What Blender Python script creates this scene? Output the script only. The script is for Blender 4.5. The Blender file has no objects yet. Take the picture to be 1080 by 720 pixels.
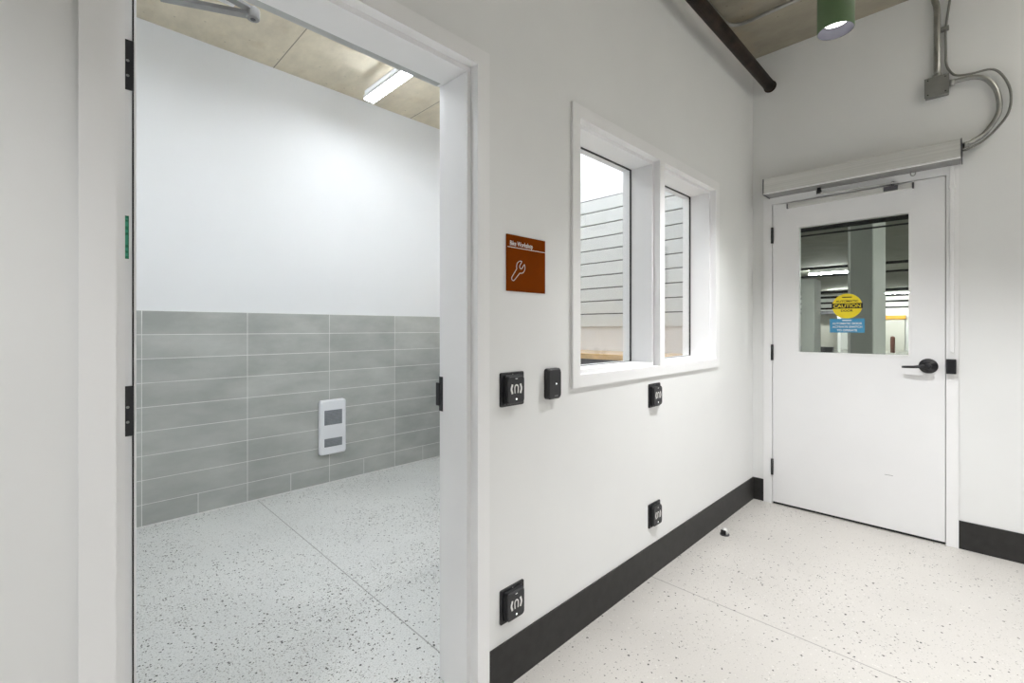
import bpy, bmesh, math, random
from mathutils import Vector, Matrix
random.seed(4)
S = bpy.context.scene
COL = S.collection
PI = math.pi

# ------------------------------------------------------------------ materials
def mat(name, col, rough=0.5, metal=0.0, noise=0.0, nscale=20.0, bump=0.0, bscale=200.0, coat=0.0, spec=0.5):
    m = bpy.data.materials.new(name); m.use_nodes = True
    nt = m.node_tree; b = nt.nodes['Principled BSDF']
    b.inputs['Base Color'].default_value = (*col, 1); b.inputs['Roughness'].default_value = rough
    b.inputs['Metallic'].default_value = metal; b.inputs['Coat Weight'].default_value = coat
    b.inputs['Specular IOR Level'].default_value = spec
    tc = nt.nodes.new('ShaderNodeTexCoord')
    if noise:
        n = nt.nodes.new('ShaderNodeTexNoise'); n.inputs['Scale'].default_value = nscale; n.inputs['Detail'].default_value = 6
        nt.links.new(tc.outputs['Object'], n.inputs['Vector'])
        r = nt.nodes.new('ShaderNodeValToRGB')
        r.color_ramp.elements[0].position = .3; r.color_ramp.elements[1].position = .7
        r.color_ramp.elements[0].color = (*[c*(1-noise) for c in col], 1)
        r.color_ramp.elements[1].color = (*[min(1, c*(1+noise)) for c in col], 1)
        nt.links.new(n.outputs['Fac'], r.inputs['Fac']); nt.links.new(r.outputs['Color'], b.inputs['Base Color'])
    if bump:
        n2 = nt.nodes.new('ShaderNodeTexNoise'); n2.inputs['Scale'].default_value = bscale; n2.inputs['Detail'].default_value = 3
        nt.links.new(tc.outputs['Object'], n2.inputs['Vector'])
        bp = nt.nodes.new('ShaderNodeBump'); bp.inputs['Strength'].default_value = bump; bp.inputs['Distance'].default_value = .002
        nt.links.new(n2.outputs['Fac'], bp.inputs['Height']); nt.links.new(bp.outputs['Normal'], b.inputs['Normal'])
    return m

def emit(name, col, s):
    m = bpy.data.materials.new(name); m.use_nodes = True
    b = m.node_tree.nodes['Principled BSDF']
    b.inputs['Base Color'].default_value = (*col, 1)
    b.inputs['Emission Color'].default_value = (*col, 1); b.inputs['Emission Strength'].default_value = s
    return m

class N:                                  # tiny node-graph helper
    def __init__(s, m): s.t = m.node_tree
    def new(s, k, **kw):
        n = s.t.nodes.new(k)
        for a, v in kw.items(): setattr(n, a, v)
        return n
    def link(s, a, b): s.t.links.new(a, b)
    def math(s, op, a, b=None, clamp=False):
        n = s.new('ShaderNodeMath', operation=op, use_clamp=clamp)
        for i, v in enumerate((a, b)):
            if v is None: continue
            if isinstance(v, (int, float)): n.inputs[i].default_value = v
            else: s.link(v, n.inputs[i])
        return n.outputs[0]
    def mix(s, f, a, b):
        n = s.new('ShaderNodeMix', data_type='RGBA')
        for i, v in ((0, f), (6, a), (7, b)):
            if isinstance(v, (int, float)): n.inputs[i].default_value = v
            elif isinstance(v, tuple): n.inputs[i].default_value = (*v, 1)
            else: s.link(v, n.inputs[i])
        return n.outputs[2]
    def ramp(s, f, p0, c0, p1, c1):
        n = s.new('ShaderNodeValToRGB'); e = n.color_ramp.elements
        e[0].position = p0; e[1].position = p1; e[0].color = (*c0, 1); e[1].color = (*c1, 1)
        s.link(f, n.inputs['Fac']); return n.outputs['Color']

def floor_mat(name, base, joints, k=1.0):
    m = mat(name, base, .42); g = N(m); b = g.t.nodes['Principled BSDF']
    tc = g.new('ShaderNodeTexCoord'); P = tc.outputs['Object']
    sep = g.new('ShaderNodeSeparateXYZ'); g.link(P, sep.inputs[0])
    big = g.new('ShaderNodeTexNoise'); big.inputs['Scale'].default_value = 1.6; big.inputs['Detail'].default_value = 4; g.link(P, big.inputs['Vector'])
    c = g.ramp(big.outputs['Fac'], .3, tuple(x*.93 for x in base), .7, tuple(min(1, x*1.05) for x in base))
    fine = g.new('ShaderNodeTexNoise'); fine.inputs['Scale'].default_value = 170; fine.inputs['Detail'].default_value = 3; g.link(P, fine.inputs['Vector'])
    c = g.mix(g.math('MULTIPLY', g.math('SUBTRACT', fine.outputs['Fac'], .47, True), 2.3*k, True), c, tuple(x*.62 for x in base))
    def chips(scale, rad, keep_lo, col, amount, c, patch_scale, off):
        mp = g.new('ShaderNodeMapping'); mp.inputs['Location'].default_value = (off, off*1.7, 0); g.link(P, mp.inputs['Vector'])
        wob = g.new('ShaderNodeTexNoise'); wob.inputs['Scale'].default_value = scale*1.3; g.link(mp.outputs[0], wob.inputs['Vector'])
        add = g.new('ShaderNodeVectorMath', operation='MULTIPLY_ADD'); g.link(wob.outputs['Color'], add.inputs[0])
        add.inputs[1].default_value = (.9/scale,)*3; g.link(mp.outputs[0], add.inputs[2])
        v = g.new('ShaderNodeTexVoronoi'); v.inputs['Scale'].default_value = scale; v.inputs['Randomness'].default_value = 1; g.link(add.outputs[0], v.inputs['Vector'])
        sc = g.new('ShaderNodeSeparateColor'); g.link(v.outputs['Color'], sc.inputs[0])
        patch = g.new('ShaderNodeTexNoise'); patch.inputs['Scale'].default_value = patch_scale; patch.inputs['Detail'].default_value = 3; g.link(mp.outputs[0], patch.inputs['Vector'])
        r = g.math('MULTIPLY', sc.outputs[1], rad)                     # every chip has its own size
        inside = g.math('LESS_THAN', v.outputs['Distance'], r)
        pm = g.math('MULTIPLY', g.math('SUBTRACT', patch.outputs['Fac'], .33, True), 2.4, True)
        keep = g.math('LESS_THAN', sc.outputs[0], g.math('MULTIPLY', pm, keep_lo))
        f = g.math('MULTIPLY', g.math('MULTIPLY', inside, keep), amount)
        return g.mix(f, c, col)
    c = chips(170, .50, .85*k, (.17, .165, .15), .66, c, 2.2, 0)
    c = chips(95, .42, .42*k, (.28, .26, .23), .55, c, 1.7, 3.1)
    c = chips(105, .52, .40*k, (.022, .022, .02), .95, c, 1.5, 7.3)
    c = chips(120, .42, .4, (.86, .85, .82), .35, c, 2.5, 5.2)
    for (ax, pos, lo, hi, ylo) in joints:
        x, y = sep.outputs[0], sep.outputs[1]
        d = g.math('ABSOLUTE', g.math('SUBTRACT', x if ax == 'x' else y, pos))
        f = g.math('LESS_THAN', d, .0028)
        o = y if ax == 'x' else x
        f = g.math('MULTIPLY', f, g.math('GREATER_THAN', o, lo)); f = g.math('MULTIPLY', f, g.math('LESS_THAN', o, hi))
        c = g.mix(g.math('MULTIPLY', f, .55), c, ylo)
    g.link(c, b.inputs['Base Color'])
    return m

def concrete_mat(name, base, jx=None, warm=(.5, .36, .2)):
    m = mat(name, base, .8); g = N(m); b = g.t.nodes['Principled BSDF']
    tc = g.new('ShaderNodeTexCoord'); P = tc.outputs['Object']
    mp = g.new('ShaderNodeMapping'); mp.inputs['Scale'].default_value = (1.6, .8, 1); g.link(P, mp.inputs['Vector'])
    n = g.new('ShaderNodeTexNoise'); n.inputs['Scale'].default_value = 2.2; n.inputs['Detail'].default_value = 9; n.inputs['Roughness'].default_value = .68; g.link(mp.outputs[0], n.inputs['Vector'])
    c = g.ramp(n.outputs['Fac'], .3, tuple(x*.78 for x in base), .7, tuple(x*1.12 for x in base))
    n2 = g.new('ShaderNodeTexNoise'); n2.inputs['Scale'].default_value = 3.1; n2.inputs['Detail'].default_value = 5; g.link(P, n2.inputs['Vector'])
    c = g.mix(g.math('MULTIPLY', g.math('SUBTRACT', n2.outputs['Fac'], .56, True), 2.2, True), c, warm)
    v = g.new('ShaderNodeTexVoronoi'); v.inputs['Scale'].default_value = 14; g.link(P, v.inputs['Vector'])
    c = g.mix(g.math('MULTIPLY', g.math('LESS_THAN', v.outputs['Distance'], .09), .5), c, tuple(x*.5 for x in base))
    if jx is not None:
        sep = g.new('ShaderNodeSeparateXYZ'); g.link(P, sep.inputs[0])
        w = g.math('PINGPONG', g.math('SUBTRACT', sep.outputs[0], jx), .59)
        c = g.mix(g.math('MULTIPLY', g.math('LESS_THAN', w, .0035), .8), c, tuple(x*.25 for x in base))
    g.link(c, b.inputs['Base Color'])
    return m

def glass_mat(name, tint=(1, 1, 1)):
    m = bpy.data.materials.new(name); m.use_nodes = True; g = N(m); g.t.nodes.clear()
    o = g.new('ShaderNodeOutputMaterial'); t = g.new('ShaderNodeBsdfTransparent'); t.inputs[0].default_value = (*tint, 1)
    gl = g.new('ShaderNodeBsdfGlossy'); gl.inputs['Roughness'].default_value = .01
    fr = g.new('ShaderNodeFresnel'); ge = g.new('ShaderNodeNewGeometry')      # same reflectance entering and leaving the pane
    g.link(g.math('ADD', g.math('MULTIPLY', ge.outputs['Backfacing'], 1/1.35-1.35), 1.35), fr.inputs['IOR'])
    mx = g.new('ShaderNodeMixShader'); g.link(fr.outputs[0], mx.inputs[0]); g.link(t.outputs[0], mx.inputs[1]); g.link(gl.outputs[0], mx.inputs[2])
    g.link(mx.outputs[0], o.inputs[0]); return m

def tile_mat(name):
    m = mat(name, (.33, .34, .325), .38); g = N(m); b = g.t.nodes['Principled BSDF']
    tc = g.new('ShaderNodeTexCoord'); P = tc.outputs['Object']
    mp = g.new('ShaderNodeMapping'); mp.inputs['Scale'].default_value = (1, 1, 2.2); g.link(P, mp.inputs['Vector'])
    n = g.new('ShaderNodeTexNoise'); n.inputs['Scale'].default_value = 3.2; n.inputs['Detail'].default_value = 6; n.inputs['Roughness'].default_value = .6; g.link(mp.outputs[0], n.inputs['Vector'])
    c = g.ramp(n.outputs['Fac'], .32, (.36, .375, .355), .68, (.50, .515, .49))
    at = g.new('ShaderNodeAttribute', attribute_name='shade')
    c2 = g.mix(.12, c, at.outputs['Color'])
    g.link(c2, b.inputs['Base Color']); return m

M = {}
M['wall'] = mat('white_wall_paint', (.85, .855, .85), .6, noise=.012, nscale=3, bump=.05, bscale=350)
M['wallw'] = mat('workshop_wall_paint', (.79, .80, .81), .55, noise=.012, nscale=2, bump=.05, bscale=350)
M['frame'] = mat('white_metal_paint', (.91, .91, .912), .38, noise=.01, nscale=4)
M['door'] = mat('white_door_paint', (.89, .89, .897), .42, noise=.012, nscale=3)
M['seal'] = mat('grey_strip', (.50, .515, .51), .6, noise=.05)
M['black'] = mat('black_plastic', (.014, .014, .016), .45, noise=.15, nscale=60, spec=.35)
M['blackpad'] = mat('black_pad', (.028, .028, .031), .5, noise=.3, nscale=400, bump=.1, bscale=900)
M['blackm'] = mat('black_metal', (.016, .016, .019), .36, noise=.1)
M['base'] = mat('black_rubber_base', (.030, .029, .028), .5, noise=.18, nscale=25, spec=.3)
M['white'] = mat('white_ink', (.85, .85, .83), .5, noise=.01)
M['whitep'] = mat('white_plastic', (.84, .85, .88), .35, noise=.01)
M['grille'] = mat('grey_panel', (.22, .235, .26), .35, noise=.1, nscale=40)
M['slot'] = mat('dark_slot', (.03, .03, .035), .6, noise=.1)
M['alu'] = mat('brushed_aluminium', (.72, .72, .70), .5, .5, noise=.08, nscale=60)
def brushed(m, k):
    for n in m.node_tree.nodes:
        if n.type == 'TEX_NOISE':
            mp = m.node_tree.nodes.new('ShaderNodeMapping'); mp.inputs['Scale'].default_value = k
            src = n.inputs['Vector'].links[0].from_socket; m.node_tree.links.new(src, mp.inputs['Vector']); m.node_tree.links.new(mp.outputs[0], n.inputs['Vector'])
brushed(M['alu'], (3, .02, 3))
M['alud'] = mat('grey_aluminium', (.36, .36, .355), .5, .6, noise=.08, nscale=30)
M['steel'] = mat('galvanised_steel', (.40, .40, .385), .36, .9, noise=.14, nscale=30)
M['boxsteel'] = mat('grey_box_paint', (.24, .24, .225), .5, .3, noise=.06)
M['iron'] = mat('dark_iron_pipe', (.026, .017, .012), .5, 0, noise=.8, nscale=14, spec=.15, bump=.2, bscale=60)
M['green'] = mat('green_paint', (.10, .165, .075), .42, noise=.08, nscale=10)
M['reflector'] = mat('lamp_reflector', (.085, .085, .105), .5, 0, noise=.02)
M['lens'] = emit('lamp_lens', (1, .98, .97), 6)
M['batten'] = emit('batten_diffuser', (.905, .95, 1), 43)
M['battenfill'] = emit('added_corridor_fill', (1, .985, .90), 7)  # glow of the added, unseen corridor fill strips
M['battend'] = emit('garage_batten_diffuser', (.97, 1, .965), 200)
M['led'] = emit('led_white', (1, 1, 1), 1.5)
M['sign'] = mat('brown_sign', (.205, .040, .001), .85, noise=.04, nscale=30, spec=.05)
M['label'] = mat('green_label', (.012, .19, .10), .5, noise=.25, nscale=250)
M['labelw'] = mat('pale_green_print', (.05, .34, .21), .5, noise=.1)
M['yellow'] = mat('yellow_decal', (.83, .66, .02), .5, noise=.03)
M['blue'] = mat('blue_decal', (.055, .27, .47), .5, noise=.03)
M['slat'] = mat('white_slat', (.66, .675, .66), .5, noise=.02)
M['wood'] = mat('bench_wood', (.66, .44, .21), .35, noise=.2, nscale=9, coat=.5)
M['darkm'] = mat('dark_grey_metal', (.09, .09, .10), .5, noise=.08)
M['grout'] = mat('white_grout', (.82, .82, .80), .8, noise=.05)
M['tile'] = tile_mat('grey_tile')
M['glass'] = glass_mat('clear_glass')
M['glassd'] = glass_mat('door_glass', (.90, .915, .90))
M['fl_hall'] = floor_mat('ground_concrete_hall', (.585, .562, .53), [('x', 2.14, -3, 1.2, (.16, .15, .14))], .34)
M['fl_work'] = floor_mat('ground_concrete_workshop', (.685, .695, .68), [('x', 1.06, 1.3, 3.7, (.12, .12, .11))], 1.25)
M['ce_hall'] = concrete_mat('hall_slab', (.40, .365, .29))
M['ce_work'] = concrete_mat('workshop_slab', (.72, .65, .51), 1.17)
M['gar'] = concrete_mat('garage_slab', (.29, .295, .25), None, (.24, .2, .13))
M['gcol'] = mat('garage_pillar_paint', (.44, .46, .43), .6, noise=.05, nscale=3)
M['gwall'] = mat('garage_white_paint', (.74, .75, .74), .6, noise=.03)
M['gfloor'] = mat('garage_floor', (.34, .34, .31), .45, noise=.08, nscale=2)
M['gdoor'] = mat('garage_grey_door', (.58, .57, .52), .5, noise=.05)
M['orange'] = mat('orange_paint', (.80, .38, .05), .5, noise=.03)
M['brownred'] = mat('red_brown_paint', (.21, .085, .06), .5, noise=.06)

# ------------------------------------------------------------------ mesh builder
class MB:
    def __init__(s): s.b = bmesh.new()
    def box(s, x0, x1, y0, y1, z0, z1, bev=0, seg=2):
        r = bmesh.ops.create_cube(s.b, size=1.0)
        for v in r['verts']:
            v.co = Vector(((x0+x1)/2+v.co.x*(x1-x0), (y0+y1)/2+v.co.y*(y1-y0), (z0+z1)/2+v.co.z*(z1-z0)))
        if bev:
            es = list({e for v in r['verts'] for e in v.link_edges})
            bmesh.ops.bevel(s.b, geom=es, offset=bev, segments=seg, affect='EDGES', profile=.5)
        return s
    def rbox(s, c, w, h, d, axis, r=.01, bev=.0, seg=5):
        """rounded-corner plate: w x h face, depth d from plane c outward along -axis ('y' -> faces -Y, 'x' -> faces -X)"""
        pts = []
        for (sx, sy, a0) in ((1, 1, 0), (-1, 1, 90), (-1, -1, 180), (1, -1, 270)):
            for k in range(seg+1):
                a = math.radians(a0+90*k/seg); pts.append((sx*(w/2-r)+r*math.cos(a), sy*(h/2-r)+r*math.sin(a)))
        layers = [(0, 0), (d-bev, 0), (d, bev)] if bev else [(0, 0), (d, 0)]
        rings = []
        for dep, ins in layers:
            ring = []
            for (u, v) in pts:
                u2 = u*(1-2*ins/w); v2 = v*(1-2*ins/h)
                co = (c[0]+u2, c[1]-dep, c[2]+v2) if axis == 'y' else (c[0]-dep, c[1]-u2, c[2]+v2)
                ring.append(s.b.verts.new(co))
            rings.append(ring)
        n = len(pts)
        for a, b2 in zip(rings, rings[1:]):
            for i in range(n): s.b.faces.new((a[i], a[(i+1) % n], b2[(i+1) % n], b2[i]))
        s.b.faces.new(rings[0][::-1]); s.b.faces.new(rings[-1])
        return s
    def tube(s, pts, r, seg=12, cap=True):
        pts = [Vector(p) for p in pts]; rings = []; ref = None
        for i, p in enumerate(pts):
            t = (pts[min(i+1, len(pts)-1)]-pts[max(i-1, 0)]).normalized()
            if ref is None:
                ref = t.orthogonal().normalized()
            u = (ref-t*ref.dot(t)).normalized(); ref = u; w = t.cross(u)
            rr = r[i] if isinstance(r, (list, tuple)) else r
            rings.append([s.b.verts.new(p+(u*math.cos(2*PI*k/seg)+w*math.sin(2*PI*k/seg))*rr) for k in range(seg)])
        for a, b2 in zip(rings, rings[1:]):
            for k in range(seg):
                f = s.b.faces.new((a[k], a[(k+1) % seg], b2[(k+1) % seg], b2[k])); f.smooth = True
        if cap:
            s.b.faces.new(rings[0][::-1]); s.b.faces.new(rings[-1])
        return s
    def lathe(s, c, prof, axis='z', seg=32, smooth=True):
        """prof = [(radius, height)]; height along axis (x -> -X, y -> -Y)"""
        rings = []
        for (r, h) in prof:
            ring = []
            for k in range(seg):
                a = 2*PI*k/seg; u, v = r*math.cos(a), r*math.sin(a)
                co = (c[0]+u, c[1]+v, c[2]+h) if axis == 'z' else ((c[0]+u, c[1]-h, c[2]+v) if axis == 'y' else (c[0]-h, c[1]-u, c[2]+v))
                ring.append(s.b.verts.new(co))
            rings.append(ring)
        for a, b2 in zip(rings, rings[1:]):
            for k in range(seg):
                f = s.b.faces.new((a[k], a[(k+1) % seg], b2[(k+1) % seg], b2[k])); f.smooth = smooth
        s.b.faces.new(rings[0][::-1]); s.b.faces.new(rings[-1])
        return s
    def prism(s, pts, ext):
        """closed polygon of 3-D points, extruded by vector ext"""
        e = Vector(ext); a = [s.b.verts.new(p) for p in pts]; b2 = [s.b.verts.new(Vector(p)+e) for p in pts]; n = len(pts)
        for i in range(n): s.b.faces.new((a[i], a[(i+1) % n], b2[(i+1) % n], b2[i]))
        s.b.faces.new(a[::-1]); s.b.faces.new(b2)
        return s
    def ribbon(s, pts2, w, plane, depth=.0006, closed=False):
        """flat stroke along 2-D points; plane(u, v, d) -> 3-D"""
        n = len(pts2)
        for i in range(n if closed else n-1):
            a = Vector(pts2[i]); b2 = Vector(pts2[(i+1) % n]); t = (b2-a)
            if t.length < 1e-6: continue
            t.normalize(); q = Vector((-t.y, t.x))*w/2; a = a-t*w*.3; b2 = b2+t*w*.3
            c = [a+q, b2+q, b2-q, a-q]
            s.prism([plane(p.x, p.y, 0) for p in c], Vector(plane(0, 0, depth))-Vector(plane(0, 0, 0)))
        return s
    def build(s, name, m, parent=None, origin=None):
        org = Vector(origin) if origin else (wloc(parent) if parent else Vector((0, 0, 0)))
        bmesh.ops.recalc_face_normals(s.b, faces=s.b.faces[:])
        for v in s.b.verts: v.co -= org
        me = bpy.data.meshes.new(name); s.b.to_mesh(me); s.b.free(); me.materials.append(m)
        o = bpy.data.objects.new(name, me); COL.objects.link(o)
        if parent: o.parent = parent
        else: o.location = org
        return o

def wloc(o):
    v = Vector((0, 0, 0))
    while o: v += o.location; o = o.parent
    return v
def tag(o, label=None, cat=None, group=None, kind=None):
    for k, v in (('label', label), ('category', cat), ('group', group), ('kind', kind)):
        if v: o[k] = v
    return o
def thing(name, loc, label, cat, group=None, kind=None):
    o = bpy.data.objects.new(name, None); COL.objects.link(o); o.location = loc; o.empty_display_size = .05
    return tag(o, label, cat, group, kind)
def copy_tree(o, parent=None):
    c = o.copy(); COL.objects.link(c)
    if parent: c.parent = parent
    for ch in [x for x in o.children]: copy_tree(ch, c)
    return c
def struct(o, label, cat): return tag(o, label, cat, kind='structure')

def text(name, s, m, parent, axis, cx, cy, w, h, plane, d=.0006, fat=.022):
    """lettering w x h centred at (cx, cy) on plane; axis 'y' faces -Y, 'x' faces -X"""
    cu = bpy.data.curves.new(name, 'FONT'); cu.body = s; cu.align_x = 'CENTER'; cu.offset = fat
    o = bpy.data.objects.new(name, cu); COL.objects.link(o)
    bpy.context.view_layer.update()
    me = bpy.data.meshes.new_from_object(o.evaluated_get(bpy.context.evaluated_depsgraph_get()))
    bpy.data.objects.remove(o); bpy.data.curves.remove(cu)
    bm = bmesh.new(); bm.from_mesh(me); bpy.data.meshes.remove(me)
    xs = [v.co.x for v in bm.verts]; ys = [v.co.y for v in bm.verts]
    x0, x1, y0, y1 = min(xs), max(xs), min(ys), max(ys)
    r = bmesh.ops.extrude_face_region(bm, geom=bm.faces[:])
    for v in [e for e in r['geom'] if isinstance(e, bmesh.types.BMVert)]: v.co.z = 1.0
    for v in bm.verts:
        u = (v.co.x-(x0+x1)/2)/(x1-x0)*w; q = (v.co.y-(y0+y1)/2)/(y1-y0)*h; dz = v.co.z*d
        v.co = Vector((cx+u, plane-dz, cy+q)) if axis == 'y' else Vector((plane-dz, cx-u, cy+q))
    mb = MB(); mb.b.free(); mb.b = bm
    return mb.build(name, m, parent)

# ------------------------------------------------------------------ plan (metres): camera at the origin, wall with the doorway on y = 1.16
YA, YA2 = 1.16, 1.345          # corridor face and workshop face of the partition
XB, XB2 = 3.657, 3.80          # corridor face and garage face of the end wall
YC = 3.695                     # tiled wall of the workshop
HC, WC = 3.225, 3.19           # ceilings
XL, YN = -2.0, -1.7
FA, FB = 1.148, 1.357          # frame faces

# ---- setting
o = MB().box(XL-.1, XB2, YN-.1, YA2-.09, -.15, 0).build('floor', M['fl_hall'])
struct(o, 'pale ground concrete floor of the corridor with a fine saw cut', 'floor')
o = MB().box(XL-.1, 3.2, YA2-.09, YC+.1, -.15, 0).build('floor', M['fl_work'])
struct(o, 'cool grey speckled concrete floor inside the tiled room', 'floor')
o = MB().box(XL-.1, XB2, YN-.1, YA2-.09, HC, HC+.15).build('ceiling', M['ce_hall'])
struct(o, 'dark bare concrete ceiling over the corridor', 'ceiling')
o = MB().box(XL-.1, 3.2, YA2-.09, YC+.1, WC, WC+.15).build('ceiling', M['ce_work'])
struct(o, 'tan board-marked concrete ceiling of the tiled room', 'ceiling')

DX0, DX1, DZ = .034, 1.037, 2.166            # doorway cut in the partition
WX0, WX1, WZ0, WZ1 = 1.491, 2.996, 1.007, 2.168
w = MB()
w.box(XL, DX0, YA, YA2, 0, HC); w.box(DX0, DX1, YA, YA2, DZ, HC); w.box(DX1, WX0, YA, YA2, 0, HC)
w.box(WX0, WX1, YA, YA2, 0, WZ0); w.box(WX0, WX1, YA, YA2, WZ1, HC); w.box(WX1, XB, YA, YA2, 0, HC)
struct(w.build('wall_front', M['wall']), 'white partition wall with the doorway and the window', 'wall')
GY0, GY1, GZ = .07, 1.085, 2.18              # garage door cut in the end wall
w = MB()
w.box(XB, XB2, GY1, 9, 0, HC+.3); w.box(XB, XB2, GY0, GY1, GZ, HC+.3); w.box(XB, XB2, -7, GY0, 0, HC+.3)
struct(w.build('wall_right', M['wall']), 'white end wall holding the closed garage door', 'wall')
struct(MB().box(XL-.1, XL, YN, YA2, 0, HC).build('wall_left', M['wall']), 'white wall at the far left end of the corridor', 'wall')
struct(MB().box(XL-.1, XB, YN-.1, YN, 0, HC).build('wall_near', M['wall']), 'white corridor wall behind the viewer', 'wall')
struct(MB().box(XL-.1, 3.2, YC, YC+.1, 0, WC).build('wall_back', M['wallw']), 'white back wall above the grey tiles', 'wall')
struct(MB().box(XL-.1, XL, YA2, YC, 0, WC).build('wall_workshop_left', M['wallw']), 'white left wall inside the tiled room', 'wall')
struct(MB().box(3.1, 3.2, YA2, YC, 0, WC).build('wall_workshop_right', M['wallw']), 'white wall behind the slatted panel seen through the window', 'wall')

# ---- tiles on the back wall: one cladding mesh over a grout bed
g = MB().box(XL, 3.1, YC-.008, YC, 0, 1.362)
clad = g.build('trim_tile_wainscot', M['grout']); struct(clad, 'grey stacked tile wainscot with pale grout on the back wall', 'tiles')
t = MB(); G = .0042; shade = []
x0s = [.993+.595*k for k in range(-5, 4)]
def tile(a, b2, z0, z1):
    a = max(a, XL); b2 = min(b2, 3.1)
    if b2-a < .02: return
    t.box(a+G/2, b2-G/2, YC-.0092, YC-.004, z0+G/2, z1-G/2)
    v = random.uniform(.2, .7); shade.append((v, v*1.02, v*.98, 1))
for a in x0s:
    for r in range(8): tile(a, a+.595, .142+.1525*r, .142+.1525*(r+1))
    for h in range(2): tile(a+.2975*h, a+.2975*(h+1), .008, .142)
to = t.build('tiles', M['tile'], clad)
ca = to.data.color_attributes.new('shade', 'FLOAT_COLOR', 'CORNER')
for i, p in enumerate(to.data.polygons):
    for li in p.loop_indices: ca.data[li].color = shade[i//6]

# ---- baseboards
o = MB().box(DX1, XB, YA-.007, YA, 0, .158).build('baseboard_front', M['base']); struct(o, 'black rubber baseboard under the window wall', 'baseboard')
o = MB().box(XB-.007, XB, GY1, YA-.007, 0, .158).build('baseboard_corner', M['base']); struct(o, 'short black baseboard between corner and garage door frame', 'baseboard')
o = MB().box(XB-.007, XB, YN, GY0, 0, .158).build('baseboard_right', M['base']); struct(o, 'black baseboard right of the garage door', 'baseboard')

# ---- workshop door frame
f = MB()
f.box(DX0, .086, FA, FB, 0, DZ); f.box(.985, DX1, FA, FB, 0, DZ); f.box(.086, .985, FA, FB, 2.113, DZ)
f.box(.086, .102, 1.184, 1.310, 0, 2.113); f.box(.969, .985, 1.184, 1.310, 0, 2.113); f.box(.102, .969, 1.184, 1.310, 2.097, 2.113)
fr = f.build('trim_1', M['frame']); struct(fr, 'white metal frame of the open doorway', 'door frame')
MB().box(.105, .966, 1.311, 1.352, 2.107, 2.113).build('head_strip', M['seal'], fr)['label'] = 'grey strip along the frame head'  # darker grey strip set in the head rabbet
k = MB().box(.9815, .985, 1.338, 1.356, .955, 1.077); k.box(.978, .985, 1.352, 1.372, .973, 1.055, .002)
sp = k.build('strike_plate', M['blackm'], fr); sp['label'] = 'black strike plate on the right jamb'
MB().box(.9808, .982, 1.340, 1.348, 1.0, 1.035).build('latch_hole', M['slot'], sp)

# ---- workshop door, standing open at a right angle
d = thing('door_1', (.115, 1.81, 0), 'white metal door standing open, seen on its hinge edge', 'door', kind='structure')
MB().box(.092, .138, 1.365, 2.262, .01, 2.105, .0012, 1).build('leaf', M['door'], d)
MB().box(.1302, .1330, 1.3636, 1.366, .012, 2.10).build('edge_seal', M['black'], d)['label'] = 'thin black seal line on the hinge edge'
for z0 in (1.793, 1.004, .20):
    h = MB(); h.box(.098, .1333, 1.3622, 1.3652, z0, z0+.114, .0008, 1); h.tube([(.0895, 1.3615, z0), (.0895, 1.3615, z0+.114)], .0065, 12)
    ho = h.build('hinge', M['blackm'], d); ho['label'] = 'black butt hinge'
    for dz in (.032, .066):
        MB().lathe((.122, 1.3622, z0+dz), [(.0032, 0), (.0028, .0006)], 'y', 12).build('screw', M['alud'], ho)
lb = MB().box(.1095, .1243, 1.3640, 1.3652, 1.408, 1.506).build('certification_label', M['label'], d); lb['label'] = 'narrow green label on the door edge'
l2 = MB()
for (a, b2) in ((1.414, 1.421), (1.427, 1.433), (1.44, 1.462), (1.468, 1.474), (1.482, 1.492), (1.4965, 1.501)):
    l2.box(.1155, .1222, 1.3636, 1.3641, a, b2)
l2.build('print', M['labelw'], lb)
MB().box(.138, .19, 2.16, 2.19, .99, 1.05, .004).build('lock_rose', M['blackm'], d)

# ---- closer on the workshop side of the head
c = thing('door_closer', (.3, 1.40, 2.13), 'grey jointed closer arm at the head of the open door', 'door closer')
MB().box(.12, .36, 1.358, 1.462, 2.143, 2.215, .004).build('body', M['frame'], c)['label'] = 'white cover'
def bar(p, q, wd, th):
    p, q = Vector(p), Vector(q); t = (q-p).normalized(); n = Vector((-t.y, t.x, 0)).normalized()*wd/2
    return [p+n, q+n, q-n, p-n], (0, 0, th)
m_ = MB(); m_.prism(*bar((.398, 1.425, 2.118), (.20, 1.52, 2.118), .024, .010)); m_.build('forearm', M['alud'], c)
m_ = MB(); m_.prism(*bar((.398, 1.425, 2.132), (.26, 1.395, 2.132), .024, .008)); m_.tube([(.27, 1.395, 2.131), (.27, 1.395, 2.1425)], .011, 16); m_.build('main_arm', M['alud'], c)
kn = MB().lathe((.398, 1.425, 2.112), [(.015, 0), (.017, .002), (.017, .028), (.014, .030)], 'z', 24).build('elbow', M['alud'], c)
MB().lathe((.398, 1.425, 2.1105), [(.007, 0), (.007, .002)], 'z', 6).build('pivot_screw', M['darkm'], kn)

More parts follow.
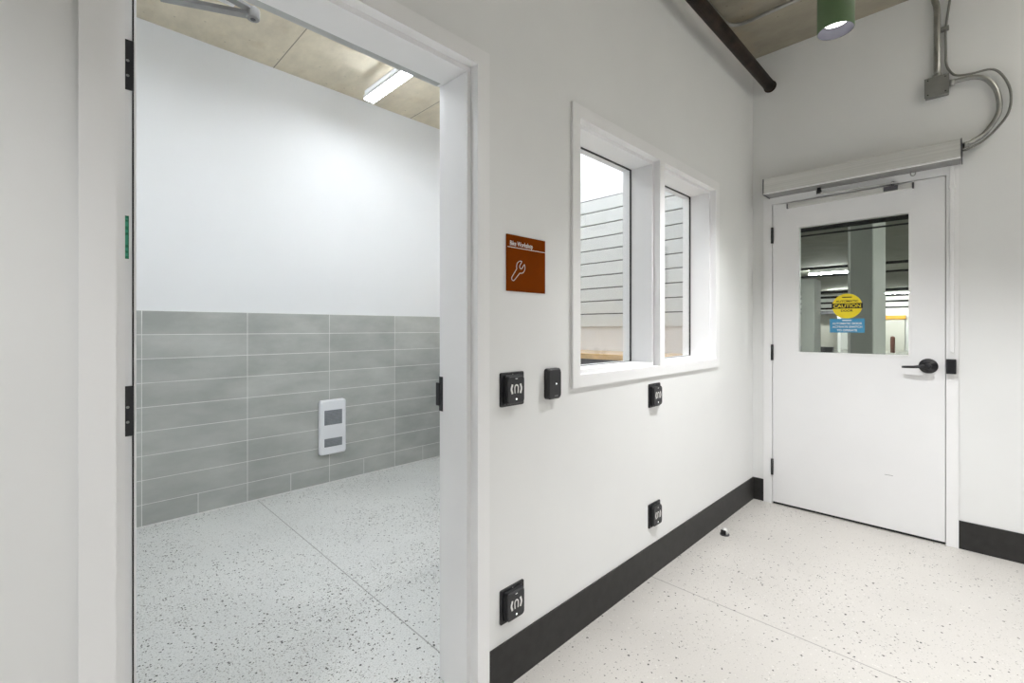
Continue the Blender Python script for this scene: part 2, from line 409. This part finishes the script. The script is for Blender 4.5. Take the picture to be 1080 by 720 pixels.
# ---- window: one steel frame, two lights
wn = thing('window_1', (2.24, 1.25, WZ0), 'white framed double window in the corridor wall', 'window', kind='structure')
ZB, ZT = 1.057, 2.115
LX = ((1.541, 2.218), (2.269, 2.946))
f = MB()
f.box(WX0, LX[0][0], FA, FB, WZ0, WZ1); f.box(LX[1][1], WX1, FA, FB, WZ0, WZ1); f.box(LX[0][1], LX[1][0], FA, FB, ZB, ZT)
f.box(LX[0][0], LX[1][1], FA, FB, WZ0, ZB); f.box(LX[0][0], LX[1][1], FA, FB, ZT, WZ1)
for (a, b2) in LX:
    f.box(a, a+.016, 1.184, FB, ZB, ZT); f.box(b2-.016, b2, 1.184, FB, ZB, ZT)
    f.box(a+.016, b2-.016, 1.184, FB, ZB, ZB+.016); f.box(a+.016, b2-.016, 1.184, FB, ZT-.016, ZT)
f.build('frame', M['frame'], wn)
for (a, b2) in LX:
    a += .016; b2 -= .016; z0, z1 = ZB+.016, ZT-.016; q = .005
    gs = MB(); gs.box(a, a+q, 1.305, 1.313, z0, z1); gs.box(b2-q, b2, 1.305, 1.313, z0, z1); gs.box(a+q, b2-q, 1.305, 1.313, z0, z0+q*.5); gs.box(a+q, b2-q, 1.305, 1.313, z1-q, z1)
    gs.build('gasket', M['black'], wn)['label'] = 'thin black glazing gasket'
    MB().box(a+q, b2-q, 1.306, 1.312, z0+q*.5, z1-q).build('pane', M['glass'], wn)['label'] = 'clear pane'

# ---- workshop things seen through the window
sp = thing('slat_panel', (3.09, 2.4, 1.262), 'white slatted wall panel with dark grooves behind the window', 'wall panel')
MB().box(3.094, 3.0995, YA2+.02, YC-.03, 1.262, 2.286).build('backing', M['slot'], sp)
s_ = MB()
for k in range(10): s_.box(3.078, 3.095, YA2+.02, YC-.03, 1.262+.1018*k+(.004 if k else 0), 1.262+.1018*(k+1)-.004, .0015, 1)
s_.build('slats', M['slat'], sp)
bn = thing('workbench', (2.88, 2.4, 0), 'workbench with pale wooden top below the slatted panel', 'workbench')
MB().box(2.665, 3.098, 1.40, 3.40, 1.035, 1.073, .002, 1).build('top', M['wood'], bn)
MB().box(2.70, 3.09, 1.44, 3.36, .92, 1.035).build('apron', M['darkm'], bn)['label'] = 'dark grey metal apron'
for x in (2.70, 3.03):
    for y in (1.44, 3.30): MB().box(x, x+.06, y, y+.06, 0, .92).build('leg', M['darkm'], bn)

# ---- workshop lights
def batten(x, y0, y1, z, label):
    b_ = thing('batten_light', (x, (y0+y1)/2, z), label, 'ceiling light', 'strip lights of the tiled room')
    MB().box(x-.036, x+.036, y0, y1, z+.036, z+.075, .006).build('housing', M['whitep'], b_)
    MB().box(x-.042, x+.042, y0+.012, y1-.012, z, z+.0355, .010, 3).build('diffuser', M['batten'], b_)
    rl = MB(); rl.box(x-.044, x-.0422, y0+.0118, y1-.0118, z+.010, z+.0355); rl.box(x+.0422, x+.044, y0+.0118, y1-.0118, z+.010, z+.0355); rl.build('trim_rail', M['whitep'], b_)
    for (a, c_) in ((y0-.004, y0+.0115), (y1-.0115, y1+.004)): MB().box(x-.044, x+.044, a, c_, z-.001, z+.0355, .003).build('end_cap', M['whitep'], b_)
    for y in (y0+.12, y0+.80):
        MB().tube([(x, y, z+.075), (x, y, WC-.012)], .0012, 6).build('suspension_cable', M['steel'], b_)
        MB().lathe((x, y, WC-.012), [(.022, 0), (.022, .0119)], 'z', 16).build('ceiling_cup', M['whitep'], b_)
batten(1.712, 2.12, 3.27, 2.975, 'lit white strip light under the tan ceiling above the open doorway')
batten(-.55, 2.0, 3.14, 2.975, 'added unseen strip light under the tan ceiling, left part of the tiled room')  # this and the next strips are unseen, added to even the room's light
batten(.62, 1.50, 2.64, 2.975, 'added unseen strip light under the tan ceiling just behind the open doorway')
batten(2.72, 1.50, 2.64, 2.975, 'added unseen strip light under the tan ceiling above the workbench')

# ---- wall heater on the tiles
h = thing('wall_heater', (1.605, YC-.011, .237), 'white rounded wall unit with two grey openings on the tiles', 'wall unit')
MB().rbox((1.605, YC-.0106, .457), .215, .436, .035, 'y', .02, .010).build('casing', M['whitep'], h)
for (z, hh) in ((.535, .118), (.335, .066)):
    go = MB().box(1.605-.073, 1.605+.073, YC-.0475, YC-.040, z-hh/2, z+hh/2, .002, 1).build('grille', M['grille'], h); go['label'] = 'grey inset panel'
    lv = MB(); n = int(hh/.011)
    for i in range(n): lv.box(1.605-.069, 1.605+.069, YC-.0485, YC-.047, z-hh/2+.006+i*.011, z-hh/2+.0075+i*.011)
    lv.build('louvres', M['alud'], go)

# ---- sign
s = thing('room_sign', (1.2255, 1.16, 1.381), 'brown square room sign with white lettering and a wrench outline', 'sign')
MB().box(1.124, 1.327, 1.154, 1.1597, 1.381, 1.580, .0008, 1).build('plate', M['sign'], s)
text('lettering', 'Bike Workshop', M['white'], s, 'y', 1.197, 1.5475, .117, .0225, 1.154, fat=.008)
MB().box(1.126, 1.325, 1.1534, 1.1541, 1.5345, 1.5367).build('rule', M['white'], s)
def wrench():
    ang = math.radians(48); ex = Vector((math.cos(ang), math.sin(ang))); ey = Vector((-ex.y, ex.x)); o0 = Vector((1.1545, 1.426))
    P = []; r = .0085; R = .0235; L = .062
    for k in range(9):
        a = math.radians(90+180*k/8); P.append((r*math.cos(a), r*math.sin(a)))
    a0 = math.degrees(math.asin(r/R)); jaw = 20; tilt = 6
    cx = L
    for k in range(11):
        a = math.radians(180+a0+8+(180-a0-8+tilt-jaw-4)*k/10); P.append((cx+R*math.cos(a), R*math.sin(a)))
    tl = math.radians(tilt); dv = Vector((math.cos(tl), math.sin(tl))); nv = Vector((-dv.y, dv.x)); wj = .008
    c_ = Vector((cx, 0))
    P.append(tuple(c_+dv*.019-nv*wj)); 
    for k in range(5):
        a = math.radians(-90-180*k/4); P.append(tuple(c_+dv*(.002+wj*math.cos(a))+nv*wj*math.sin(a)))
    P.append(tuple(c_+dv*.019+nv*wj))
    for k in range(11):
        a = math.radians(tilt+jaw+4+(180-a0-8-tilt-jaw-4)*k/10); P.append((cx+R*math.cos(a), R*math.sin(a)))
    return [tuple(o0+ex*p[0]*.93+ey*p[1]*.93) for p in P]
MB().ribbon(wrench(), .0029, lambda u, v, d: (u, 1.154-d, v), .0006, True).build('wrench_outline', M['white'], s)

# ---- touch switches on the partition
def switch(label, group=None):
    t = thing('touch_switch', (0, 0, 0), label, 'switch', group)
    MB().rbox((0, 0, 0), .117, .119, .006, 'y', .006, .0015).build('back_plate', M['blackm'], t)
    MB().rbox((0, -.0058, -.001), .093, .103, .010, 'y', .012, .003).build('housing', M['black'], t)
    pd = MB().rbox((.001, -.0155, -.002), .085, .096, .0085, 'y', .013, .003).build('pad', M['blackpad'], t)
    pl = lambda u, v, d: (u, -.0239-d, v)
    ic = MB()
    for sx in (-1, 1):
        pts = [(.001+sx*(.0225+.0022*math.cos(2.6*q)), .002+.0145*q) for q in [-1+.25*i for i in range(9)]]
        ic.ribbon(pts, .0078, pl)
    arch = [(.001-.0075, -.012), (.001-.0085, .000)]+[(.001+.0085*math.cos(math.radians(a)), .006+.0095*math.sin(math.radians(a))) for a in range(180, -1, -20)]+[(.0095, .000), (.0085, -.012)]
    ic.ribbon(arch, .0046, pl)
    ic.build('wave_symbol', M['white'], pd)
    MB().box(-.004, .006, -.0248, -.0238, .036, .0385).build('sensor_mark', M['white'], pd)
    MB().lathe((.001, -.0237, -.034), [(.0034, 0), (.0034, .0008)], 'y', 12).build('indicator_light', M['led'], pd)
    MB().lathe((0, -.0058, .0515), [(.0028, 0), (.0024, .001)], 'y', 10).build('screw', M['alud'], t)
    return t
sw = switch('upper black touch switch beside the open doorway')
sw.location = (1.152, YA, 1.036)
for loc, lab in (((1.152, YA, .284), 'lower black touch switch beside the open doorway, above the baseboard'),
                 ((2.176, YA, .910), 'upper black touch switch under the window'),
                 ((2.174, YA, .305), 'lower black touch switch under the window, above the baseboard')):
    c2 = copy_tree(sw); c2.location = loc; c2['label'] = lab

r = thing('card_reader', (1.366, YA, .98), 'slim black card reader with a white dot left of the window', 'card reader')
MB().rbox((1.366, YA, 1.0375), .079, .117, .008, 'y', .012, .001).build('base', M['black'], r)
cv = MB().rbox((1.366, YA-.0078, 1.0375), .079, .117, .016, 'y', .014, .006).build('cover', M['blackm'], r)
MB().lathe((1.371, YA-.0235, 1.0375), [(.003, 0), (.003, .001)], 'y', 12).build('indicator_light', M['led'], cv)
MB().box(1.361, 1.381, YA-.0242, YA-.0235, .9905, .9925).build('mark', M['alud'], cv)

# ---- garage door frame and door
f = MB()
f.box(XB-.012, XB2+.012, GY0, .123, 0, GZ); f.box(XB-.012, XB2+.012, 1.029, GY1, 0, GZ); f.box(XB-.012, XB2+.012, .123, 1.029, 2.131, GZ)
f.box(3.697, 3.78, .123, .139, 0, 2.131); f.box(3.697, 3.78, 1.013, 1.029, 0, 2.131); f.box(3.697, 3.78, .139, 1.013, 2.115, 2.131)
fr2 = f.build('trim_2', M['frame']); struct(fr2, 'white metal frame around the closed garage door', 'door frame')
XD = 3.650
d2 = thing('door_2', (XD+.022, .576, 0), 'closed white door with a square glass and black lever', 'door', kind='structure')
gy0, gy1, gz0, gz1 = .287, .862, 1.087, 1.944
lf = MB()
lf.box(XD, XD+.044, .1262, gy0, .016, 2.127); lf.box(XD, XD+.044, gy1, 1.0255, .016, 2.127)
lf.box(XD, XD+.044, gy0, gy1, .016, gz0); lf.box(XD, XD+.044, gy0, gy1, gz1, 2.127)
lf.build('leaf', M['door'], d2)
bd = MB(); q = .012
bd.box(XD-.003, XD+.012, gy0-q, gy0, gz0-q, gz1+q, .001, 1); bd.box(XD-.003, XD+.012, gy1, gy1+q, gz0-q, gz1+q, .001, 1)
bd.box(XD-.003, XD+.012, gy0, gy1, gz0-q, gz0, .001, 1); bd.box(XD-.003, XD+.012, gy0, gy1, gz1, gz1+q, .001, 1)
bd.build('glazing_bead', M['frame'], d2)
MB().box(XD+.014, XD+.020, gy0, gy1, gz0, gz1).build('pane', M['glassd'], d2)
MB().box(XD+.004, XD+.04, .128, 1.024, .004, .016).build('gap_strip', M['black'], d2)['label'] = 'black strip for the dark gap under the door'  # black strip draws the dark gap below the leaf
for z0 in (1.855, 1.022, .207):
    hh = MB(); hh.tube([(XD-.009, 1.0275, z0), (XD-.009, 1.0275, z0+.112)], .0085, 12)
    hh.build('hinge', M['blackm'], d2)['label'] = 'black hinge knuckle'
lv = MB().lathe((XD, .199, 1.028), [(.0435, 0), (.0435, .006), (.040, .011), (.018, .014), (.016, .03)], 'x', 32)
lo = lv.build('lever_rose', M['blackm'], d2)
lv = MB(); lv.lathe((XD-.028, .199, 1.028), [(.013, 0), (.017, .010), (.017, .026), (.011, .032)], 'x', 20)
lv.tube([(XD-.046, .199, 1.028), (XD-.054, .225, 1.027), (XD-.052, .262, 1.022), (XD-.047, .300, 1.020), (XD-.040, .313, 1.019)], [.012, .0095, .008, .0075, .0065], 12)
lv.build('lever_handle', M['blackm'], lo)
tr = MB().box(XD-.018, XD, .270, .926, 2.086, 2.116, .002, 1).build('closer_track', M['alu'], d2); tr['label'] = 'aluminium slide track'
MB().box(XD-.0205, XD, .262, .270, 2.085, 2.117).build('end_cap', M['darkm'], tr); MB().box(XD-.0205, XD, .926, .934, 2.085, 2.117).build('end_cap', M['darkm'], tr)
MB().box(XD-.024, XD-.016, .335, .404, 2.089, 2.118, .001, 1).build('slider', M['darkm'], tr)
MB().box(XD-.0008, XD+.001, .36, .40, .345, .3475).build('scuff', M['alud'], d2)['label'] = 'small grey scuff mark'
# decals on the glass
yc, zc, R = .6, 1.40, .0805
gx = XD+.0138
dc = MB().lathe((gx, .5935, 1.394), [(R, 0), (R, .0006)], 'x', 48, False).build('caution_decal', M['yellow'], d2); dc['label'] = 'round yellow caution sticker'
MB().box(gx-.0012, gx-.0004, .5935-.083, .5935+.083, 1.378, 1.412).build('band', M['black'], dc)
text('lettering', 'CAUTION', M['yellow'], dc, 'x', .5935, 1.395, .146, .023, gx-.0011)
text('lettering', 'AUTOMATIC', M['black'], dc, 'x', .5935, 1.4255, .120, .0145, gx-.0006)
text('lettering', 'DOOR', M['black'], dc, 'x', .5935, 1.364, .064, .0140, gx-.0006)
mk = MB().box(gx-.0012, gx-.0004, .5935-.026, .5935+.026, 1.4485, 1.4545); mk.build('mark', M['black'], dc)
db = MB().box(gx-.0008, gx, .5935-.093, .5935+.093, 1.2215, 1.3125).build('instruction_decal', M['blue'], d2); db['label'] = 'blue instruction sticker'
text('lettering', 'AUTOMATIC DOOR', M['white'], db, 'x', .5935, 1.2805, .160, .0135, gx-.0007)
text('lettering', 'ACTIVATE SWITCH', M['white'], db, 'x', .5935, 1.2585, .160, .0135, gx-.0007)
text('lettering', 'TO OPERATE', M['white'], db, 'x', .5935, 1.2365, .108, .0135, gx-.0007)
MB().box(gx-.0012, gx-.0006, .5935-.025, .5935+.025, 1.298, 1.3035).build('mark', M['white'], db)

# ---- door operator over the garage door
op = thing('door_operator', (3.57, .55, 2.176), 'long brushed aluminium door operator box above the garage door', 'door operator')
MB().box(3.502, 3.6445, .059, 1.043, 2.184, 2.282, .003, 1).build('cover', M['alu'], op)
MB().box(3.495, 3.512, .059, 1.043, 2.1765, 2.1838, .001, 1).build('lip', M['frame'], op)['label'] = 'lower edge, white in place of its highlight'  # white paint stands in for the light this edge catches
MB().box(3.512, 3.644, .061, 1.041, 2.1785, 2.1838).build('underside', M['alud'], op)
for y0 in (.0545, 1.043): MB().box(3.501, 3.6445, y0, y0+.0045, 2.175, 2.283).build('end_cap', M['darkm'], op)
ar = MB(); ar.prism(*bar((3.600, .745, 2.138), (3.628, .352, 2.128), .022, .008)); ar.build('arm', M['alu'], op)
MB().lathe((3.600, .735, 2.139), [(.015, 0), (.015, .022), (.011, .024), (.011, .045)], 'z', 20).build('spindle', M['black'], op)
MB().lathe((3.628, .36, 2.119), [(.008, 0), (.008, .022)], 'z', 16).build('slide_pin', M['darkm'], op)
hk = MB(); hk.tube([(3.62, .276, 2.18), (3.62, .276, 2.163), (3.62, .272, 2.156), (3.62, .265, 2.153), (3.62, .258, 2.156), (3.62, .254, 2.163), (3.62, .254, 2.18)], .003, 8); hk.build('hook', M['steel'], op)
# raceway and latch box beside the door
rw = thing('surface_raceway', (3.638, .097, 1.11), 'narrow white cable raceway running down the garage door frame', 'raceway')
MB().box(3.630, 3.645, .0875, .1065, 1.110, 2.174, .003).build('channel', M['frame'], rw)
MB().box(3.627, 3.645, .0825, .1115, 2.042, 2.062, .003).build('coupling', M['frame'], rw)
lb = thing('latch_box', (3.63, .1, .99), 'small black box on the frame right of the lever', 'latch box')
MB().box(3.617, 3.6445, .080, .1215, .990, 1.073, .002, 1).build('housing', M['blackm'], lb)
MB().box(3.615, 3.618, .088, .112, 1.0, 1.063, .001, 1).build('cover', M['black'], lb)
# junction box and conduits
jb = thing('junction_box', (3.63, .16, 2.585), 'grey square junction box on the wall above the operator', 'junction box')
MB().box(3.612, XB, .111, .212, 2.590, 2.698, .003).build('box', M['boxsteel'], jb)
MB().box(3.608, 3.6125, .109, .214, 2.588, 2.700, .001, 1).build('cover', M['boxsteel'], jb)
for y, z in ((.124, 2.603), (.199, 2.603), (.199, 2.686), (.124, 2.686)): MB().lathe((3.608, y, z), [(.004, 0), (.003, .001)], 'x', 10).build('screw', M['black'], jb)
def smooth_path(P, n=6):
    P = [Vector(p) for p in P]; out = []
    Q = [P[0]*2-P[1]]+P+[P[-1]*2-P[-2]]
    for i in range(1, len(Q)-2):
        a, b2, c_, d_ = Q[i-1:i+3]
        for k in range(n):
            t_ = k/n; out.append(.5*((2*b2)+(-a+c_)*t_+(2*a-5*b2+4*c_-d_)*t_*t_+(-a+3*b2-3*c_+d_)*t_**3))
    return out+[P[-1]]
cA = thing('conduit', (3.63, .16, 2.7), 'thick upright steel conduit entering the top of the junction box', 'conduit')
MB().tube(smooth_path([(3.634, .16, 2.700), (3.634, .16, 2.95), (3.634, .161, 3.10), (3.634, .172, 3.16), (3.634, .174, HC)]), .0155, 14).build('pipe', M['steel'], cA)
MB().lathe((3.634, .16, 2.7005), [(.021, 0), (.021, .018)], 'z', 16).build('fitting', M['steel'], cA)
cB = thing('conduit', (3.64, .0, 2.28), 'thin grey cable from the ceiling looping outside to the operator end', 'conduit')
MB().tube(smooth_path([(3.645, .092, HC), (3.645, .104, 3.15), (3.645, .124, 2.97), (3.645, .124, 2.85), (3.645, .121, 2.765), (3.642, .100, 2.708), (3.635, .072, 2.680), (3.632, .018, 2.668), (3.632, -.063, 2.660), (3.632, -.109, 2.592), (3.632, -.131, 2.495), (3.632, -.115, 2.389), (3.632, -.037, 2.29), (3.615, .03, 2.250), (3.605, .0525, 2.242)]), .0058, 10).build('cable', M['boxsteel'], cB)
MB().box(3.628, XB, .110, .172, 2.962, 2.982, .002, 1).build('strap', M['boxsteel'], cB)
cC = thing('conduit', (3.63, 0, 2.28), 'flexible steel conduit bending from junction box to operator end', 'conduit')
MB().tube(smooth_path([(3.63, .1085, 2.648), (3.63, .06, 2.650), (3.63, -.001, 2.641), (3.63, -.045, 2.606), (3.63, -.080, 2.529), (3.63, -.086, 2.419), (3.63, -.037, 2.325), (3.61, .018, 2.282), (3.59, .0525, 2.264)]), .0125, 14).build('hose', M['steel'], cC)
for p, ax in (((3.63, .1085, 2.648), -.022),): MB().tube([p, (p[0], p[1]+ax, p[2])], .0165, 14).build('fitting', M['steel'], cC)
MB().tube([(3.592, .0535, 2.264), (3.60, .034, 2.271)], .0165, 14).build('fitting', M['steel'], cC)

# ---- sprinkler pipe and ceiling conduit
sp_ = thing('sprinkler_pipe', (1.5, 1.045, 2.98), 'dark brown iron pipe under the corridor ceiling along the window wall', 'pipe')
MB().tube([(XL, 1.045, 2.985), (XB-.002, 1.045, 2.985)], .036, 20).build('pipe', M['iron'], sp_)
MB().lathe((XB-.0005, 1.045, 2.985), [(.042, 0), (.040, .004)], 'x', 20).build('wall_collar', M['iron'], sp_)
cc = MB(); P = [(XL, 1.128, 3.19), (2.9, 1.128, 3.19), (3.0, 1.127, 3.19), (3.06, 1.115, 3.19), (3.10, 1.085, 3.19), (3.12, 1.03, 3.19), (3.12, .9, 3.19), (3.12, -1.5, 3.19)]
cc.tube([P[0]]+smooth_path(P[1:-1])+[P[-1]], .0115, 12)
o = cc.build('ceiling_conduit', M['steel'], None, (3.1, 1.1, 3.19)); tag(o, 'thin bright conduit bending across the corridor ceiling beside the dark pipe', 'conduit')

# ---- pendant downlights
def pendant(x, y):
    p = thing('pendant_downlight', (x, y, 2.535), 'dark green cylinder downlight hanging near the garage door', 'downlight', None)
    MB_ = MB(); seg = 40
    MB_.lathe((x, y, 2.535), [(.0655, 0), (.0675, .002), (.0675, .300), (.064, .304), (.012, .306)], 'z', seg); b_ = MB_.b
    bot = [f_ for f_ in b_.faces if all(abs(v.co.z-2.535) < 1e-5 for v in f_.verts)]
    bmesh.ops.delete(b_, geom=bot, context='FACES')
    MB_.build('shade', M['green'], p)
    rf = MB(); rf.lathe((x, y, 2.537), [(.0652, -.0015), (.062, .020), (.052, .052)], 'z', seg); b_ = rf.b
    ends = [f_ for f_ in b_.faces if len(f_.verts) > 4]; bmesh.ops.delete(b_, geom=ends, context='FACES')
    rf.build('reflector', M['reflector'], p)
    MB().lathe((x, y, 2.5775), [(.0475, 0), (.0475, .002)], 'z', seg, False).build('lens', M['lens'], p)
    MB().tube([(x, y, 2.84), (x, y, HC)], .008, 10).build('stem', M['green'], p)
    MB().lathe((x, y, HC-.03), [(.05, 0), (.05, .0295)], 'z', 24).build('canopy', M['green'], p)
    return p
pd1 = pendant(2.404, .43)
pd2 = copy_tree(pd1); pd2.location = (.85, .43, 2.535); pd2['label'] = 'dark green cylinder downlight hanging near the open doorway'
pd3 = copy_tree(pd1); pd3.location = (-.75, .43, 2.535); pd3['label'] = 'dark green cylinder downlight at the far left end of the corridor'
pd4 = copy_tree(pd1); pd4.location = (2.404, -1.0, 2.535); pd4['label'] = 'added unseen green downlight hanging on the right of the viewer'  # second row, unseen, added to brighten the end wall
pd5 = copy_tree(pd1); pd5.location = (.3, -1.0, 2.535); pd5['label'] = 'added unseen green downlight hanging just behind the viewer'  # also added out of view, lifts the lower left walls
for p_ in (pd1, pd2, pd3, pd4, pd5): p_['group'] = 'green downlights of the corridor'

for x_, y_, lab in ((1.7, -1.25, 'added unseen fill light on the corridor ceiling behind the viewer'), (3.0, -.75, 'added unseen fill light on the corridor ceiling right of the viewer')):  # unseen strips added to raise the corridor's ambient light
    b_ = thing('batten_light', (x_, y_, 3.16), lab, 'ceiling light', 'added fill lights of the corridor')
    MB().box(x_-.6, x_+.6, y_-.06, y_+.06, 3.172, HC, .006).build('housing', M['whitep'], b_)
    MB().box(x_-.604, x_+.604, y_-.07, y_+.07, 3.13, 3.1715, .012, 3).build('diffuser', M['battenfill'], b_)

# ---- floor door stop
ds = thing('door_stop', (2.888, 1.075, 0), 'small metal floor door stop by the black baseboard', 'door stop')
MB().lathe((2.888, 1.075, 0), [(.027, 0), (.027, .006), (.024, .009)], 'z', 24).build('base', M['darkm'], ds)
MB().lathe((2.888, 1.075, .008), [(.020, 0), (.020, .018), (.016, .028), (.008, .034), (.001, .0355)], 'z', 24).build('dome', M['alu'], ds)
MB().box(2.862, 2.872, 1.06, 1.09, .008, .034, .003).build('bumper', M['black'], ds)

# ------------------------------------------------------------------ the garage behind the glass
GX1 = 33.0
struct(MB().box(XB2, GX1+.3, -7, 9, -.2, -.0).build('floor_garage', M['gfloor']), 'grey concrete floor of the garage behind the door glass', 'floor')
struct(MB().box(XB2, GX1+.3, -7, 9, HC, HC+.3).build('ceiling_garage', M['gar']), 'dim concrete ceiling of the garage behind the door glass', 'ceiling')
struct(MB().box(GX1, GX1+.3, -7, 9, 0, HC).build('wall_garage', M['gwall']), 'far white wall of the garage', 'wall')
struct(MB().box(XB2, GX1, 9, 9.2, 0, HC).build('wall_garage_left', M['gwall']), 'white side wall of the garage on the left', 'wall')
struct(MB().box(XB2, GX1, -7.2, -7, 0, HC).build('wall_garage_right', M['gwall']), 'white side wall of the garage on the right', 'wall')
pc = thing('concrete_pillar', (7.3, 1.0, 0), 'broad grey pillar close behind the door glass', 'pillar')
MB().box(6.9, 7.95, .86, 1.095, 0, HC, .012, 1).build('shaft', M['gcol'], pc)
MB().box(6.885, 6.93, 1.083, 1.107, 0, HC, .003, 1).build('edge_strip', M['gwall'], pc)  # pale strip in place of the pillar's thin chamfer
pc2 = thing('concrete_pillar', (22, 3, 0), 'distant grey pillar at the left edge of the door glass', 'pillar')
MB().box(21.5, 22.6, 4.55, 5.0, 0, HC, .02, 1).build('shaft', M['gcol'], pc2)
def gpipe(x, z, r_, label, m='black', y0=-6.8, y1=8.8):
    o = MB().tube([(x, y0, z), (x, y1, z)], r_, 10).build('ceiling_pipe', M[m], None, (x, 1, z)); tag(o, label, 'pipe')
gpipe(5.60, 2.282, .027, 'thick black pipe across the top of the door glass')
gpipe(5.75, 2.243, .009, 'thin black pipe just under the thick one at the door glass top')
gpipe(14.2, 2.82, .035, 'black pipe below the nearest garage strip light')
gpipe(16.8, 2.86, .03, 'second black pipe beyond the nearest garage strip light')
gpipe(23.5, 2.78, .06, 'dark duct pipe halfway down the garage')
gpipe(24.5, 2.62, .05, 'lower dark pipe halfway down the garage')
gpipe(30.0, 2.62, .05, 'dark pipe near the far garage wall')
gpipe(31.0, 2.35, .05, 'lowest dark pipe near the far garage wall')
gl = thing('garage_strip_light', (18.3, 3.3, 3.1), 'nearest bright strip light in the garage', 'ceiling light')
MB().box(18.22, 18.38, 2.7, 4.0, 3.10, HC, .01, 1).build('housing', M['whitep'], gl); MB().box(18.22, 18.38, 2.68, 4.02, 3.06, 3.10, .012).build('diffuser', M['battend'], gl)
def more(x, y, label):
    c_ = copy_tree(gl); c_.location = (x, y, 3.1); c_['label'] = label; c_['group'] = 'garage strip lights'
gl['group'] = 'garage strip lights'
more(28.5, 4.6, 'second garage strip light, seen beside the yellow sticker')
more(31.2, 2.9, 'farthest garage strip light above the white wall')
more(10.5, -3.6, 'added unseen garage strip light to the right of the broad pillar')  # from here on unseen strips, added to brighten pillar and slab
more(9.5, -5.4, 'added unseen garage strip light along the right garage wall')
more(5.6, -4.4, 'added unseen garage strip light just outside the door to the right')
more(20, -3.2, 'added unseen garage strip light far to the right of the broad pillar')
sd = thing('storage_door', (GX1-.2, 3.2, 0), 'grey roller door with an orange top band on the far garage wall', 'roller door')
MB().box(GX1-.15, GX1-.02, 2.75, 3.75, 0, 1.75).build('shutter', M['gdoor'], sd)
MB().box(GX1-.2, GX1-.02, 2.70, 3.80, 1.75, 1.95).build('band', M['orange'], sd)
bo = MB().lathe((30.5, 3.02, 0), [(.10, 0), (.10, .75), (.07, .82), (.01, .84)], 'z', 20).build('bollard', M['brownred'], None, (30.5, 3.02, 0)); tag(bo, 'red brown bollard before the grey roller door', 'bollard')
bay = thing('storage_bay', (29, 6.3, 0), 'grey garage bay with a dark lintel left of the yellow sticker', 'storage bay')
MB().box(29.6, 29.8, 5.15, 7.0, .12, 2.0).build('back_panel', M['gdoor'], bay); MB().box(29.2, 29.8, 5.15, 7.0, 2.0, 2.16).build('lintel', M['darkm'], bay)
MB().box(29.2, 29.8, 5.1, 5.15, 0, 2.16).build('post', M['gwall'], bay); MB().box(29.2, 29.8, 7.0, 7.15, 0, 2.16).build('post', M['gwall'], bay)
ks = MB().box(27.9, 28.2, 5.1, 6.9, 0, .30, .03).build('shadow_bar', M['darkm'], None, (28, 6, 0)); tag(ks, 'dark low bar for the shadow line before the grey garage bay', 'shadow bar')  # solid dark bar stands in for a low shadow line
wt = thing('hanging_weight', (28.9, 6.35, .9), 'small brown weight hanging on a cord in the grey bay', 'weight')
MB().tube([(29.25, 6.4, 1.5), (29.25, 6.4, 2.0)], .015, 6).build('cord', M['darkm'], wt)
MB().lathe((29.25, 6.4, .95), [(.03, 0), (.10, .08), (.12, .3), (.08, .52), (.02, .56)], 'z', 16).build('body', M['brownred'], wt)

# ------------------------------------------------------------------ beams of the downlights, seen and added
def spot(x, y, p, size=114, col=(.985, .99, 1)):
    l = bpy.data.lights.new('downlight_beam', 'SPOT'); l.energy = p; l.spot_size = math.radians(size); l.spot_blend = 1.0; l.shadow_soft_size = .03; l.color = col
    o = bpy.data.objects.new('downlight_beam', l); COL.objects.link(o); o.location = (x, y, 2.552); o['kind'] = 'structure'
for (x, y, p) in ((2.404, .43, 158), (.85, .43, 10), (-.75, .43, 112), (2.404, -1.0, 132), (.3, -1.0, 66)): spot(x, y, p)  # the second-row beams are added fill without a seen source
wd = bpy.data.worlds.new('World'); S.world = wd; wd.use_nodes = True
wd.node_tree.nodes['Background'].inputs[0].default_value = (.5, .5, .5, 1); wd.node_tree.nodes['Background'].inputs[1].default_value = .2

cam = bpy.data.cameras.new('camera'); co = bpy.data.objects.new('camera', cam); COL.objects.link(co)
co.location = (0, 0, 1.25); co.rotation_euler = (PI/2, 0, math.radians(-44.866))
cam.sensor_width = 36; cam.lens = 487.4/1080*36; cam.shift_y = -14/1080; cam.clip_start = .02; cam.clip_end = 200
S.camera = co
S.view_settings.view_transform = 'Standard'; S.view_settings.look = 'None'; S.view_settings.gamma = 1; S.view_settings.exposure = 0
try: S.view_settings.use_curve_mapping = False
except Exception: pass
